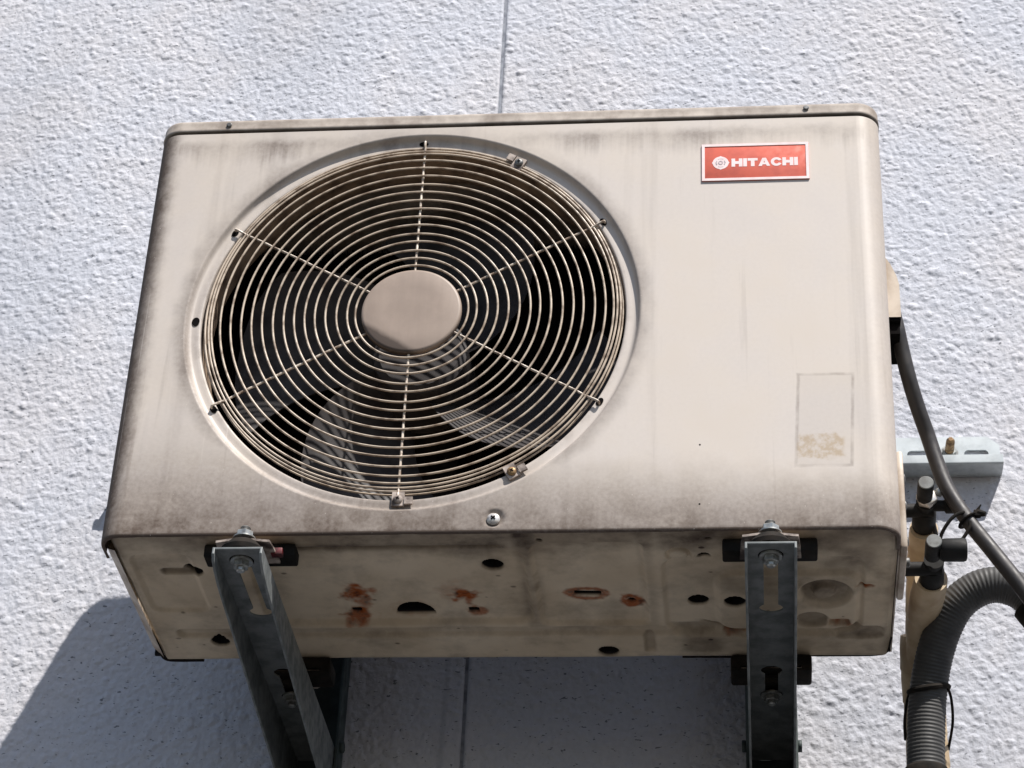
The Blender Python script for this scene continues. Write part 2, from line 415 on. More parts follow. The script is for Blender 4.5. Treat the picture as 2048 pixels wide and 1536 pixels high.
def fill(me, V, F):
    me.vertices.add(len(V)); me.vertices.foreach_set('co', V.ravel().astype(np.float32))
    me.loops.add(F.size); me.loops.foreach_set('vertex_index', F.ravel().astype(np.int32))
    me.polygons.add(len(F)); me.polygons.foreach_set('loop_start', (np.arange(len(F))*4).astype(np.int32))
    me.polygons.foreach_set('loop_total', np.full(len(F), 4, np.int32)); me.update(calc_edges=True); me.validate()
wall_panel(-4.0, JX - 0.0009); wall_panel(JX + 0.0009, 4.5)
jb = MB(); jb.box(JX - 0.004, JX + 0.004, YW + 0.0010, YW + 0.02, -2.8, 3.0); jb.build('joint_sealant', M_SEAL, wall, smooth=False)

# ------------------------------------------------------------------ outdoor air conditioner unit
ac = thing('air_conditioner', 'weathered beige outdoor air conditioner unit with round fan grille and red badge', 'air conditioner', (0.40, 0.14, 0.0))

# front panel: flat face with pressed fan recess, rolled corners, bottom fold
def front_panel():
    mb = MB(); R0 = 0.2430; x0, x1, z0, z1 = RC, W - RC, 0.0045, 0.5195
    n = 720; ths = [2*PI*i/n for i in range(n)]
    # rectangle corners get exact spokes
    for cx, cz in ((x0, z0), (x1, z0), (x0, z1), (x1, z1)):
        a = math.atan2(cz - FZ, cx - FX) % (2*PI); j = min(range(n), key=lambda i: abs(ths[i] - a)); ths[j] = a
    th = np.array(ths); c, s = np.cos(th), np.sin(th)
    with np.errstate(divide='ignore'):
        rx = np.where(c > 1e-9, (x1 - FX)/c, np.where(c < -1e-9, (x0 - FX)/c, 1e9)); rz = np.where(s > 1e-9, (z1 - FZ)/s, np.where(s < -1e-9, (z0 - FZ)/s, 1e9))
    RO = np.minimum(rx, rz)
    prof = [(0.2255, 0.0150), (0.2255, 0.0092), (0.2259, 0.0078), (0.2267, 0.0070), (0.2278, 0.0067), (0.2310, 0.0068), (0.2345, 0.0070), (0.2362, 0.0067), (0.2379, 0.0055), (0.2393, 0.0034), (0.2405, 0.0013), (0.2417, 0.0003), (R0, 0.0)]
    rows = [np.stack([FX + r*c, np.full(n, y), FZ + r*s], -1) for r, y in prof]
    K = 46
    for k in range(1, K + 1):
        t = (k/K)**1.25; r = R0 + (RO - R0)*t
        px, pz = FX + r*c, FZ + r*s
        d = np.hypot(px - 0.4013, pz - 0.0155); yy = 0.0032*(1 - sst(0.0055, 0.0118, d))
        rows.append(np.stack([px, yy, pz], -1))
    V = np.concatenate(rows); F = []
    for i in range(len(rows) - 1):
        for k in range(n):
            k2 = (k + 1) % n; F.append((i*n+k, i*n+k2, (i+1)*n+k2, (i+1)*n+k))
    mb.add(V, F)
    # rolled vertical corners
    m = 14; zz = np.linspace(z0, z1, 40)
    for side in (0, 1):
        vs = []; fs = []
        prof2 = [(RC - RC*math.sin(PI/2*i/m), RC - RC*math.cos(PI/2*i/m)) for i in range(m + 1)] + [(0, 0.045)]
        for z in zz:
            for (px, py) in prof2: vs.append((px if side == 0 else W - px, py, z))
        q = len(prof2)
        for i in range(len(zz) - 1):
            for j in range(q - 1):
                f = (i*q+j, i*q+j+1, (i+1)*q+j+1, (i+1)*q+j); fs.append(f if side else f[::-1])
        mb.add(vs, fs)
    # bottom fold following the whole outline
    path = [(0, 0.045)] + [(RC - RC*math.cos(PI/2*i/m), RC - RC*math.sin(PI/2*i/m)) for i in range(m + 1)]
    path = path + [(RC + (W-2*RC)*i/60, 0) for i in range(1, 60)] + [(W - px, py) for px, py in path[::-1]]
    cx0 = [(min(max(p[0], RC), W - RC), max(p[1], RC)) for p in path]
    vs = []; fs = []; kf = 6
    fold = [(0.0016*(1-math.cos(PI/2*i/kf)), 0.0045 - 0.0032*i/kf*0 - 0.0045*math.sin(PI/2*i/kf)) for i in range(kf + 1)] + [(0.0042, 0.0002)]
    for (px, py), (qx, qy) in zip(path, cx0):
        d = Vector((qx - px, qy - py)); L = d.length; d = d / L if L > 1e-6 else Vector((0, 0))
        for (ins, zz_) in fold: vs.append((px + d.x*ins, py + d.y*ins, zz_))
    q = len(fold)
    for i in range(len(path) - 1):
        for j in range(q - 1): fs.append((i*q+j, i*q+j+1, (i+1)*q+j+1, (i+1)*q+j))
    mb.add(vs, fs)
    me = mesh('front_panel', mb.v, mb.f)
    bm = bmesh.new(); bm.from_mesh(me); bmesh.ops.remove_doubles(bm, verts=bm.verts[:], dist=0.00002)
    bmesh.ops.recalc_face_normals(bm, faces=bm.faces[:]); bm.to_mesh(me); bm.free()
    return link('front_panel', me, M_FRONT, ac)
front_panel()

# lid: rounded outline with a rolled top edge and a small drip lip
def lid():
    m = 14; out = []; o = 0.0009
    def corner(cx, cy, a0, r): return [(cx + r*math.cos(a0 + PI/2*i/m), cy + r*math.sin(a0 + PI/2*i/m)) for i in range(m + 1)]
    def outline(off):
        r = RC + o - off; a = RC
        return corner(a, a, PI, r) + corner(W - a, a, 1.5*PI, r) + corner(W - a, D - a, 0, r) + corner(a, D - a, PI/2, r)
    prof = [(0.006, 0.5232), (0.0008, 0.5232), (0.0, 0.5238), (0.0002, 0.5266), (0.0008, 0.5300), (0.0008, 0.5340)] + [(0.0008 + 0.0042*(1-math.cos(PI/2*i/6)), 0.5355 + 0.0045*math.sin(PI/2*i/6)) for i in range(1, 7)] + [(0.02, 0.5405)]
    mb = MB(); vs = []; fs = []; n = len(outline(0))
    for off, z in prof: vs += [(x, y, z) for x, y in outline(off)]
    for i in range(len(prof) - 1):
        for k in range(n): fs.append((i*n+k, i*n+(k+1) % n, (i+1)*n+(k+1) % n, (i+1)*n+k))
    fs.append(tuple((len(prof)-1)*n + k for k in range(n))); fs.append(tuple(range(n))[::-1])
    mb.add(vs, fs); top = mb.build('lid', M_LID, ac, ang=60)
    for x, z in ((0.0788, 0.5310), (0.7215, 0.5320)):
        b = MB(); b.lathe((x, -0.0012, z), (0, -1, 0), [(0, 0.0032), (0.0008, 0.0032), (0.0016, 0.0022)], 14); b.build('lid_screw', M_STUD, ac)
lid()

# sides, back, inner walls
b = MB(); b.plate([(0.045, 0.012), (D - 0.012, 0.012), (D, 0.02), (D, 0.5195), (0.045, 0.5195)], [], 0.0015, lambda u, v, d: (d, u, v))
b.add([(0.0, 0.046, 0.012), (0.0, D - 0.004, 0.012), (0.0125, D - 0.004, 0.0006), (0.0125, 0.03, 0.0006)], [(0, 1, 2, 3)])
b.build('side_panel', M_SIDE, ac, smooth=False)
b = MB(); b.plate([(0.045, 0.004), (D, 0.004), (D, 0.5195), (0.045, 0.5195)], [], 0.0015, lambda u, v, d: (W - d, u, v)); b.build('side_panel', M_SIDE, ac, smooth=False)
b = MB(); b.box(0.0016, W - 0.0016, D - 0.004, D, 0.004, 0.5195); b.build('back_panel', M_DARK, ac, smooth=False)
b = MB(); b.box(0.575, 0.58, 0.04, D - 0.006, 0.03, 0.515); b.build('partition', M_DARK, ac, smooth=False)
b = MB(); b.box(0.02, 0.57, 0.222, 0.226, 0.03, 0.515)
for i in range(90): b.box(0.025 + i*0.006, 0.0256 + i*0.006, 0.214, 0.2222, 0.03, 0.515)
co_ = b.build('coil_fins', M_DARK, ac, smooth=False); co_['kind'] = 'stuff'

# bell mouth behind the grille
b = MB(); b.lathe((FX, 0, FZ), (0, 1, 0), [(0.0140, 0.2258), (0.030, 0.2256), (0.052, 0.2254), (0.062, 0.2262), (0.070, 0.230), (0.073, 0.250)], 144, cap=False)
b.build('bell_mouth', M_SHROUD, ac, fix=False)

# fan: hub and three twisted blades
b = MB(); b.lathe((FX, 0, FZ), (0, 1, 0), [(0.072, 0.0), (0.072, 0.044), (0.077, 0.051), (0.150, 0.056), (0.150, 0.0)], 48, cap=False)
fan = b.build('fan_hub', M_FAN, ac)
def blade(a0):
    ns, nt = 16, 24; vs = []; fs = []
    for i in range(ns + 1):
        s = i / ns; r = 0.044 + s*0.168
        span = math.radians(66 - 12*s); lead = a0 + math.radians(27)*(r - 0.075)/0.101
        for j in range(nt + 1):
            t = j / nt
            tip = 1.0 - 0.06*(abs(2*t-1)**4)*s
            a = lead + span*t
            y = 0.080 + (0.062 - 0.012*s)*t + 0.012*math.sin(PI*t)*s + 0.012*(1 - s)
            vs.append((FX + r*tip*math.cos(a), y, FZ + r*tip*math.sin(a)))
    q = nt + 1
    for i in range(ns):
        for j in range(nt): fs.append((i*q+j, i*q+j+1, (i+1)*q+j+1, (i+1)*q+j))
    n = len(vs); vs += [(x, y + 0.0022, z) for x, y, z in vs]; fs += [tuple(k + n for k in f[::-1]) for f in fs]
    rim = [j for j in range(q)] + [i*q + nt for i in range(1, ns+1)] + [ns*q + j for j in range(nt-1, -1, -1)] + [i*q for i in range(ns-1, 0, -1)]
    for k in range(len(rim)):
        a, c_ = rim[k], rim[(k+1) % len(rim)]; fs.append((c_, a, a + n, c_ + n))
    mb = MB(); mb.add(vs, fs); mb.build('fan_blade', M_FAN, fan, ang=50)
for a in (18, 108, 198, 288): blade(math.radians(a))
b = MB(); b.lathe((FX, 0, FZ), (0, 1, 0), [(0.152, 0.03), (0.154, 0.055), (0.20, 0.055), (0.20, 0.0)], 32); b.box(FX - 0.03, FX + 0.03, 0.2, 0.214, 0.03, 0.515); b.build('fan_motor', M_DARK, ac)

# guard: outer rim, ring wires, spokes, hub disc
b = MB(); b.ring((FX, GZ), 0.2222, 0.0011, 0.0110, 180)
guard = b.build('fan_guard', M_WIRE, ac)
radii = [(0.0602, 0.0028)] + [(0.0690 + 0.01130*i, 0.0028) for i in range(13)] + [(0.2134, 0.0034), (0.2172, 0.0042), (0.2212, 0.0056)]
for i, (r, y) in enumerate(radii):
    b = MB(); b.ring((FX, GZ), r + random.uniform(-0.0004, 0.0004), 0.00120, y, 160 if r > 0.1 else 96); b.build('ring_wire', M_WIRE, guard)
for i in range(6):
    a = PI/2 + i*PI/3 + random.uniform(-0.008, 0.008); ca, sa = math.cos(a), math.sin(a)
    def P(r, y): return (FX + r*ca, y, GZ - 0.0015*max(0.0, (r - 0.2)/0.03) + r*sa)
    pts = [P(0.048, 0.0050)] + [P(0.055 + 0.0114*k, 0.0050 + random.uniform(-0.0003, 0.0003)) for k in range(14)] + [P(0.2150, 0.0050), P(0.2235, 0.0030), P(0.2295, 0.0020), P(0.2318, 0.0030), P(0.2322, 0.0085)]
    b = MB(); b.tube(spline(pts, 4), 0.00135, 8); b.build('spoke_wire', M_SPOKE, guard)
    # the slot each spoke hooks into
    c_ = Vector(P(0.2312, 0.0062)); b = MB(); t_ = Vector((-sa, 0, ca)); r_ = Vector((ca, 0, sa))
    b.add([c_ + r_*0.0034*math.cos(q*PI/8) + t_*(0.0052*math.sin(q*PI/8) + 0.0022) for q in range(16)], [tuple(range(16))])
    b.build('hook_slot', M_BLACK, ac, smooth=False)
b = MB(); b.lathe((FX, 0, GZ - 0.001), (0, -1, 0), [(-0.0072, 0.0528), (-0.0040, 0.0534), (-0.0016, 0.0532), (0.0, 0.0524), (0.0007, 0.050), (0.0010, 0.03), (0.0012, 0.0005)], 96)
def hub_paint():
    k = N('hub_disc_paint'); x, y, z = k.xyz(); n1 = k.noise(18, 5, 0.6); n2 = k.noise(1.0, 5, 0.6, k.scaled(160, 10, 10))
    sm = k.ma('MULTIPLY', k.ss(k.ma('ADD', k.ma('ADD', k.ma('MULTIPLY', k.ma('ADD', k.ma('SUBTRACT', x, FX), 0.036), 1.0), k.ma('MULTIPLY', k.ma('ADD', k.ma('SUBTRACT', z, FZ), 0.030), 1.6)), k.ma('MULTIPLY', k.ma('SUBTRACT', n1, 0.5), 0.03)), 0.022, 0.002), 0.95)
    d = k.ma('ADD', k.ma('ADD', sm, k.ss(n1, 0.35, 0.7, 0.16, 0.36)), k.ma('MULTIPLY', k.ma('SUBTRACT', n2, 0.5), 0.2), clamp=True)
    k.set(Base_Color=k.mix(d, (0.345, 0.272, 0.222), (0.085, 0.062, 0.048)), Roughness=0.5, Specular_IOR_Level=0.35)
    k.bump(n2, 0.12, 0.0004); return k.m
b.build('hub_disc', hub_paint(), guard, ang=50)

# clips with screws on the recess ring, a spare hole, the panel screw
def cross_screw(p, r, m, parent, name='screw'):
    b = MB(); x, y, z = p
    b.lathe(p, (0, -1, 0), [(0, r), (r*0.25, r), (r*0.5, r*0.78), (r*0.62, r*0.4), (r*0.66, 0.0002)], 24)
    o = b.build(name, m, parent)
    c2 = MB(); t = r*0.13; L = r*0.42; a = random.uniform(0, 1.2); ca, sa = math.cos(a), math.sin(a)
    def rot(u, v): return (x + u*ca - v*sa, z + u*sa + v*ca)
    for (hu, hv) in ((L, t), (t, L)):
        q = [rot(sx*hu, sz*hv) for sx, sz in ((-1, -1), (1, -1), (1, 1), (-1, 1))]
        yy = y - r*0.69 - (0.00012 if hu > hv else 0.0)
        c2.add([(px, yy, pz) for px, pz in q], [(0, 1, 2, 3)])
    c2.build('cross_slot', M_BLACK, o, smooth=False)
def clip(a, m, sgn, label=None):
    ca, sa = math.cos(a), math.sin(a); tx, tz = -sa, ca
    def P(r, t, y): return (FX + r*ca + t*tx, y, FZ + r*sa + t*tz)
    b = MB()
    for (r0, r1, t0, t1, y0, y1) in ((0.2185, 0.2345, -0.0062, 0.0062, 0.0032, 0.0074), (0.2255, 0.2335, 0.0066*sgn, 0.0150*sgn, 0.0012, 0.0040)):
        t0, t1 = min(t0, t1), max(t0, t1)
        vs = [P(r, t, y) for y in (y0, y1) for r, t in ((r0, t0), (r1, t0), (r1, t1), (r0, t1))]
        b.add(vs, [(0, 1, 2, 3), (7, 6, 5, 4), (0, 4, 5, 1), (1, 5, 6, 2), (2, 6, 7, 3), (3, 7, 4, 0)])
    o = b.build('guard_clip', M_FOOT, ac, smooth=False)
    cross_screw(P(0.2275, 0, 0.0030), 0.0048, m, o)
clip(math.atan2(0.473 - FZ, 0.4095 - FX), M_STUD, 1)
clip(math.atan2(0.0676 - FZ, 0.4185 - FX), M_BRASS, 1)
clip(-PI/2 + 0.006, M_FOOT, 1)
b = MB(); b.add([(0.0700 + 0.0042*math.cos(q*PI/8), 0.0060, 0.2660 + 0.0055*math.sin(q*PI/8)) for q in range(16)], [tuple(range(16))]); b.build('screw_hole', M_BLACK, ac, smooth=False)
cross_screw((0.4005, 0.0022, 0.0150), 0.0068, M_SCREW, ac, 'panel_screw')
for x, z in ((0.604, 0.029), (0.6045, 0.098)):
    b = MB(); b.lathe((x, 0.0003, z), (0, -1, 0), [(0, 0.0011), (0.0005, 0.0009), (0.0007, 0.0001)], 10); b.build('pin_hole', M_BLACK, ac)

# red badge with border, emblem and lettering
bx0, bx1, bz0, bz1 = 0.6072, 0.7228, 0.4330, 0.4838; by = -0.0012
b = MB(); b.box(bx0, bx1, by, 0.0004, bz0, bz1, 0.0005); badge = b.build('badge', M_BADGE_R, ac)
b = MB(); t = 0.0034
b.plate([(bx0+.0002, bz0+.0002), (bx1-.0002, bz0+.0002), (bx1-.0002, bz1-.0002), (bx0+.0002, bz1-.0002)], [[(bx0 + t, bz0 + t), (bx1 - t, bz0 + t), (bx1 - t, bz1 - t), (bx0 + t, bz1 - t)]], 0.0007, lambda u, v, d: (u, by + 0.0001 - d, v))
b.build('badge_border', M_BADGE_W, badge, smooth=False)
ex, ez, er = bx0 + 0.0205, 0.4578, 0.0086
def disc(r, y, n=40, c=(ex, ez), spike=0.0):
    return [(c[0] + (r + spike*max(0, math.cos(2*(2*PI*i/n)*2))**12)*math.cos(2*PI*i/n), y, c[1] + (r + spike*max(0, math.cos(4*(2*PI*i/n)))**12)*math.sin(2*PI*i/n)) for i in range(n)]
b = MB(); yb = by - 0.0003
o1 = disc(er, 0, 64, spike=0.0009); b.plate([(p[0], p[2]) for p in o1], [[(p[0], p[2]) for p in disc(0.0008, 0, 12, (ex - 0.0048, ez))], [(p[0], p[2]) for p in disc(0.0008, 0, 12, (ex + 0.0048, ez))]], 0.0004, lambda u, v, d: (u, by + 0.0002 - d, v))
b.build('emblem', M_BADGE_W, badge, smooth=False)
b = MB()
for r0, r1, a0, a1 in ((0.0017, 0.0026, 0, 2*PI), (0.0042, 0.0052, -0.6, 0.6), (0.0042, 0.0052, PI - 0.6, PI + 0.6), (0.0054, 0.0058, 1.0, 2.1), (0.0054, 0.0058, -2.1, -1.0)):
    n = 24; vs = []; fs = []
    for i in range(n + 1):
        a = a0 + (a1 - a0)*i/n
        for r in (r0, r1): vs.append((ex + r*math.cos(a), by - 0.0005, ez + r*math.sin(a)))
    for i in range(n): fs.append((2*i, 2*i+1, 2*i+3, 2*i+2))
    b.add(vs, fs)
b.build('emblem_print', M_BADGE_G, badge, smooth=False, fix=False)
# bold extended capitals, drawn as outlines on a unit cell (width w, height 1)
def arc(cx, cy, rx, ry, a0, a1, n=16): return [(cx + rx*math.cos(a0 + (a1-a0)*i/n), cy + ry*math.sin(a0 + (a1-a0)*i/n)) for i in range(n + 1)]
def glyph(ch):
    s, h = 0.46, 0.30
    if ch == 'H': return 1.38, [[(0, 0), (s, 0), (s, 0.33), (1.38-s, 0.33), (1.38-s, 0), (1.38, 0), (1.38, 1), (1.38-s, 1), (1.38-s, 0.67), (s, 0.67), (s, 1), (0, 1)]]
    if ch == 'I': return 0.47, [[(0, 0), (0.47, 0), (0.47, 1), (0, 1)]]
    if ch == 'T': return 1.26, [[(0.40, 0), (0.86, 0), (0.86, 0.69), (1.26, 0.69), (1.26, 1), (0, 1), (0, 0.69), (0.40, 0.69)]]
    if ch == 'A': return 1.46, [[(0, 0), (0.42, 0), (0.52, 0.20), (0.94, 0.20), (1.04, 0), (1.46, 0), (0.96, 1), (0.50, 1)], [(0.63, 0.42), (0.83, 0.42), (0.73, 0.66)]]
    if ch == 'C':
        o = arc(0.70, 0.5, 0.70, 0.53, 0.42, 2*PI - 0.42, 30); i = arc(0.72, 0.5, 0.32, 0.25, 2*PI - 0.5, 0.5, 24)
        return 1.36, [o + i]
b = MB(); text = 'HITACHI'; gap = 0.09; tot = sum(glyph(c)[0] for c in text) + gap*(len(text)-1)
tx0, tx1, tz0, th_ = bx0 + 0.0322, bx0 + 0.1035, 0.4520, 0.0112; k_ = (tx1 - tx0)/tot; ux = 0.0
for ch in text:
    wd, pol = glyph(ch)
    mp = [[(tx0 + (ux + px)*k_, tz0 + pz*th_) for px, pz in q] for q in pol]
    b.plate(mp[0], mp[1:], 0.0003, lambda u, v, d: (u, by + 0.0001 - d, v)); ux += wd + gap
b.build('lettering', M_BADGE_W, badge, smooth=False)

# ------------------------------------------------------------------ base pan: pressed sheet seen from below
def base_pan():
    x0, x1, y0, y1 = 0.0125, 0.7975, 0.0030, 0.2725; st = 0.00125
    xs = np.arange(x0, x1 + 1e-9, st); ys = np.arange(y0, y1 + 1e-9, st); xs[-1] = x1; ys[-1] = y1
    X, Y = np.meshgrid(xs, ys)
    def rr(cx, cy, hx, hy, r=0.006):        # signed distance of a rounded rectangle
        qx = np.abs(X - cx) - hx + r; qy = np.abs(Y - cy) - hy + r
        return np.hypot(np.maximum(qx, 0), np.maximum(qy, 0)) + np.minimum(np.maximum(qx, qy), 0) - r
    def ci(cx, cy, r, sy=1.0): return np.hypot(X - cx, (Y - cy)*sy) - r
    def step(sd, wd): return 1 - sst(-wd/2, wd/2, sd)
    up = np.zeros_like(X)                                                   # positive = pressed upward
    up += 0.0055*step(rr(0.285, 0.115, 0.140, 0.078, 0.016), 0.007)         # large left panel
    up += 0.0030*step(rr(0.055, 0.10, 0.030, 0.060, 0.012), 0.006)
    up += 0.0045*step(rr(0.490, 0.112, 0.0555, 0.085, 0.010), 0.006)        # middle panel
    up += 0.0040*step(rr(0.665, 0.140, 0.100, 0.082, 0.020), 0.007)         # right field
    up -= 0.0045*step(rr(0.690, 0.150, 0.072, 0.058, 0.020), 0.007)
    up += 0.0050*step(rr(0.30, 0.036, 0.105, 0.0070, 0.006), 0.006)         # front groove
    up += 0.0040*step(rr(0.068, 0.080, 0.017, 0.0050, 0.004), 0.004)
    up += 0.0038*step(rr(0.33, 0.2105, 0.290, 0.0085, 0.007), 0.006)        # rear groove
    up += 0.0035*step(rr(0.545, 0.238, 0.005, 0.020, 0.004), 0.004)
    dg = np.abs((X - 0.640)*0.66 - (0.232 - Y)*-1.0*1.0)                    # diagonal crease at the rear right
    dl = np.abs((Y - 0.198) - 0.55*(X - 0.600)); up += 0.003*(1 - sst(0.002, 0.006, dl))*sst(0.598, 0.606, X)*(1 - sst(0.648, 0.656, X))
    up += 0.0060*step(ci(0.7278, 0.1330, 0.0260, 0.92), 0.006)              # pressed dish and boss
    up -= 0.0045*step(ci(0.7270, 0.1330, 0.0120), 0.004)
    up += 0.0045*step(ci(0.7150, 0.1880, 0.0155), 0.005)
    up += 0.0050*step(rr(0.7430, 0.1930, 0.0105, 0.0062, 0.003), 0.003)
    up += 0.0030*step(rr(0.765, 0.216, 0.024, 0.012, 0.008), 0.005)
    up += 0.0030*step(rr(0.640, 0.2160, 0.016, 0.0055, 0.003), 0.004)
    up += 0.0022*step(rr(0.768, 0.117, 0.007, 0.0022, 0.002), 0.003)
    up += 0.0045*(step(ci(0.5817, 0.0498, 0.0125), 0.004) - step(ci(0.5817, 0.0520, 0.0098), 0.004))
    holes = np.zeros_like(X)
    def hole(sd): 
        nonlocal holes; holes = np.maximum(holes, step(sd, 0.0022))
    hole(ci(0.3924, 0.0785, 0.0100)); hole(ci(0.0825, 0.2291, 0.0092)); hole(ci(0.0848, 0.0746, 0.0090)); hole(ci(0.6069, 0.0523, 0.0052))
    hole(ci(0.5986, 0.1536, 0.0098)); hole(ci(0.6362, 0.1478, 0.0102)); hole(ci(0.5001, 0.2554, 0.0100))
    hole(np.maximum((np.hypot((X - 0.3015)/0.0195, (Y - 0.1800)/0.0230) - 1)*0.020, Y - 0.1800)); hole(rr(0.3633, 0.1736, 0.0046, 0.0046, 0.001)); hole(rr(0.4850, 0.1378, 0.0130, 0.0044, 0.001))
    hole(rr(0.2392, 0.1720, 0.0040, 0.0042, 0.001)); hole(ci(0.530, 0.1530, 0.0032)); hole(ci(0.4450, 0.0185, 0.0018)); hole(ci(0.612, 0.018, 0.0016))
    wob = (fbm(X*18, Y*18, 2) - 0.5)*0.0016
    # return edge all round rolls up into the cabinet
    e = np.minimum(np.minimum(X - x0, x1 - X), np.minimum(Y - y0 + 0.02, y1 - Y))
    Z = 0.0004 + 1.25*up + wob + 0.0035*(1 - sst(0, 0.005, e))
    Z = Z + holes*0.040
    # rust, grime and tone of the pressings (albedo only)
    rust = np.zeros_like(X); nz = (fbm(X*110, Y*110, 4, 3) - 0.5)
    def blot(cx, cy, rx, ry, a): 
        nonlocal rust; d = np.hypot((X - cx)/rx, (Y - cy)/ry) + nz*1.1; rust = np.maximum(rust, a*(1 - sst(0.45, 1.15, d)))
    blot(0.2440, 0.1350, 0.0185, 0.0220, 1.0); blot(0.2510, 0.1500, 0.0110, 0.0220, 0.75); blot(0.2395, 0.1800, 0.0170, 0.0200, 0.9); blot(0.2400, 0.172, 0.010, 0.010, 1)
    blot(0.3540, 0.1400, 0.0175, 0.0170, 1.0); blot(0.3600, 0.1520, 0.0070, 0.0150, 0.8); blot(0.3660, 0.1745, 0.0130, 0.0130, 0.8); blot(0.345, 0.135, 0.022, 0.026, 0.28)
    d = np.abs(np.hypot((X - 0.485)/0.0245, (Y - 0.1378)/0.0135) - 0.80) + nz*0.35; rust = np.maximum(rust, 0.85*(1 - sst(0.10, 0.36, d)))
    d = np.abs(np.hypot((X - 0.529)/0.0150, (Y - 0.1524)/0.0150) - 0.55) + nz*0.6; rust = np.maximum(rust, 0.95*(1 - sst(0.15, 0.55, d)))
    blot(0.7430, 0.1930, 0.0135, 0.0090, 1.0); blot(0.768, 0.117, 0.0100, 0.0042, 1.0); blot(0.640, 0.2160, 0.015, 0.008, 0.9); blot(0.3015, 0.172, 0.025, 0.018, 0.22)
    n1 = fbm(X*22, Y*30, 6); dirt_tone = np.zeros_like(X)
    dirt_tone += 0.55*(1 - sst(0.008, 0.065, Y + (n1 - 0.5)*0.06))
    dirt_tone += 0.42*step(rr(0.27, 0.036, 0.140, 0.0110, 0.008), 0.014)*sst(0.25, 0.6, n1 + 0.15)  # these lines darken the pressed grooves, steps and dishes
    dirt_tone += 0.55*step(rr(0.068, 0.080, 0.019, 0.0065, 0.005), 0.006)
    dirt_tone += 0.30*(1 - sst(0.004, 0.016, np.abs(X - 0.4285)))*(Y < 0.2) + 0.22*(1 - sst(0.003, 0.012, np.abs(X - 0.548)))*(Y < 0.2)
    dirt_tone += 0.20*step(rr(0.33, 0.2105, 0.290, 0.0100, 0.007), 0.010) + 0.35*step(rr(0.545, 0.238, 0.006, 0.020, 0.004), 0.006)
    dirt_tone += 0.42*step(ci(0.7278, 0.1330, 0.0265, 0.92), 0.012) + 0.50*step(ci(0.7150, 0.1880, 0.0165), 0.006) + 0.35*step(rr(0.765, 0.216, 0.025, 0.013, 0.008), 0.008)
    dirt_tone += 0.16*sst(0.55, 0.78, X)*sst(0.42, 0.62, fbm(X*16, Y*16, 9)) + 0.30*(1 - sst(0.0, 0.012, e))
    for cx, cy, r in ((0.3924, 0.0785, 0.017), (0.5001, 0.2554, 0.018), (0.0825, 0.2291, 0.013), (0.7620, 0.06, 0.03), (0.60, 0.245, 0.03)):
        dirt_tone += 0.30*(1 - sst(0.4, 1.0, np.hypot(X - cx, Y - cy)/r))
    for k in range(26):
        cx, cy, r = random.uniform(0.03, 0.77), random.uniform(0.02, 0.26), random.uniform(0.0012, 0.0028)
        dirt_tone += 0.6*(1 - sst(0.5, 1.0, np.hypot((X - cx)/1.5, Y - cy)/r))
    ridge_light = np.zeros_like(X)                                                 # light caught on the pressed ridges, painted paler
    for sd, a in ((rr(0.690, 0.150, 0.072, 0.058, 0.020), 0.5), (rr(0.665, 0.140, 0.100, 0.082, 0.020), 0.3), (rr(0.285, 0.115, 0.140, 0.078, 0.016), 0.25), (rr(0.490, 0.112, 0.0555, 0.085, 0.010), 0.3), (ci(0.7278, 0.1330, 0.0275, 0.92), 0.5), (ci(0.5986, 0.1536, 0.0160), 0.35), (ci(0.6362, 0.1478, 0.0160), 0.35)):
        ridge_light = np.maximum(ridge_light, a*(1 - sst(0.0, 0.0045, np.abs(sd)))*sst(0.25, 0.6, fbm(X*60, Y*60, 1, 3)))
    dirt_tone = dirt_tone - ridge_light
    dirt_tone += 2.0*holes; rust = rust*(1 - holes)
    me = bpy.data.meshes.new('base_pan'); n = X.size; V = np.stack([X.ravel(), Y.ravel(), Z.ravel()], -1)
    ny, nx = X.shape; i = np.arange(n).reshape(ny, nx)
    F = np.stack([i[:-1, :-1], i[1:, :-1], i[1:, 1:], i[:-1, 1:]], -1).reshape(-1, 4)
    def cornerdist(cx, cy, sx, sy): return np.where(((X - cx)*sx > 0) & ((Y - cy)*sy > 0), np.hypot(X - cx, Y - cy), 0)
    out = (cornerdist(x1 - 0.014, y1 - 0.014, 1, 1) > 0.014) | (cornerdist(x1 - 0.024, y0 + 0.024, 1, -1) > 0.0242) | (cornerdist(x0 + 0.014, y0 + 0.022, -1, -1) > 0.0225) | (cornerdist(x0 + 0.008, y1 - 0.008, -1, 1) > 0.008)
    F = F[~out.ravel()[F].any(1)]
    fill(me, V, F)
    for nm, arr in (('rust', rust), ('dirt_tone', dirt_tone), ('hole', holes)):
        a = me.attributes.new(nm, 'FLOAT', 'POINT'); a.data.foreach_set('value', np.clip(arr, 0, 1).ravel().astype(np.float32))
    return link('base_pan', me, M_PAN, ac)
base_pan()
# rubber edging at the rear corners
b = MB(); b.tube(spline([(0.009, 0.262, 0.005), (0.012, 0.2705, 0.003), (0.022, 0.2735, 0.0022), (0.055, 0.2735, 0.0022)], 6), 0.0022, 8); b.build('edge_trim', M_RUBBER, ac)
b = MB(); b.tube([(0.578, 0.2735, 0.0022), (0.66, 0.2735, 0.0018)], 0.0012, 8); b.build('edge_trim', M_RUBBER, ac)
b = MB(); b.tube(spline([(0.70, 0.2735, 0.0032), (0.755, 0.2735, 0.003), (0.784, 0.2725, 0.003), (0.795, 0.265, 0.003), (0.7985, 0.235, 0.004)], 6), 0.0012, 8); b.build('edge_trim', M_RUBBER, ac)

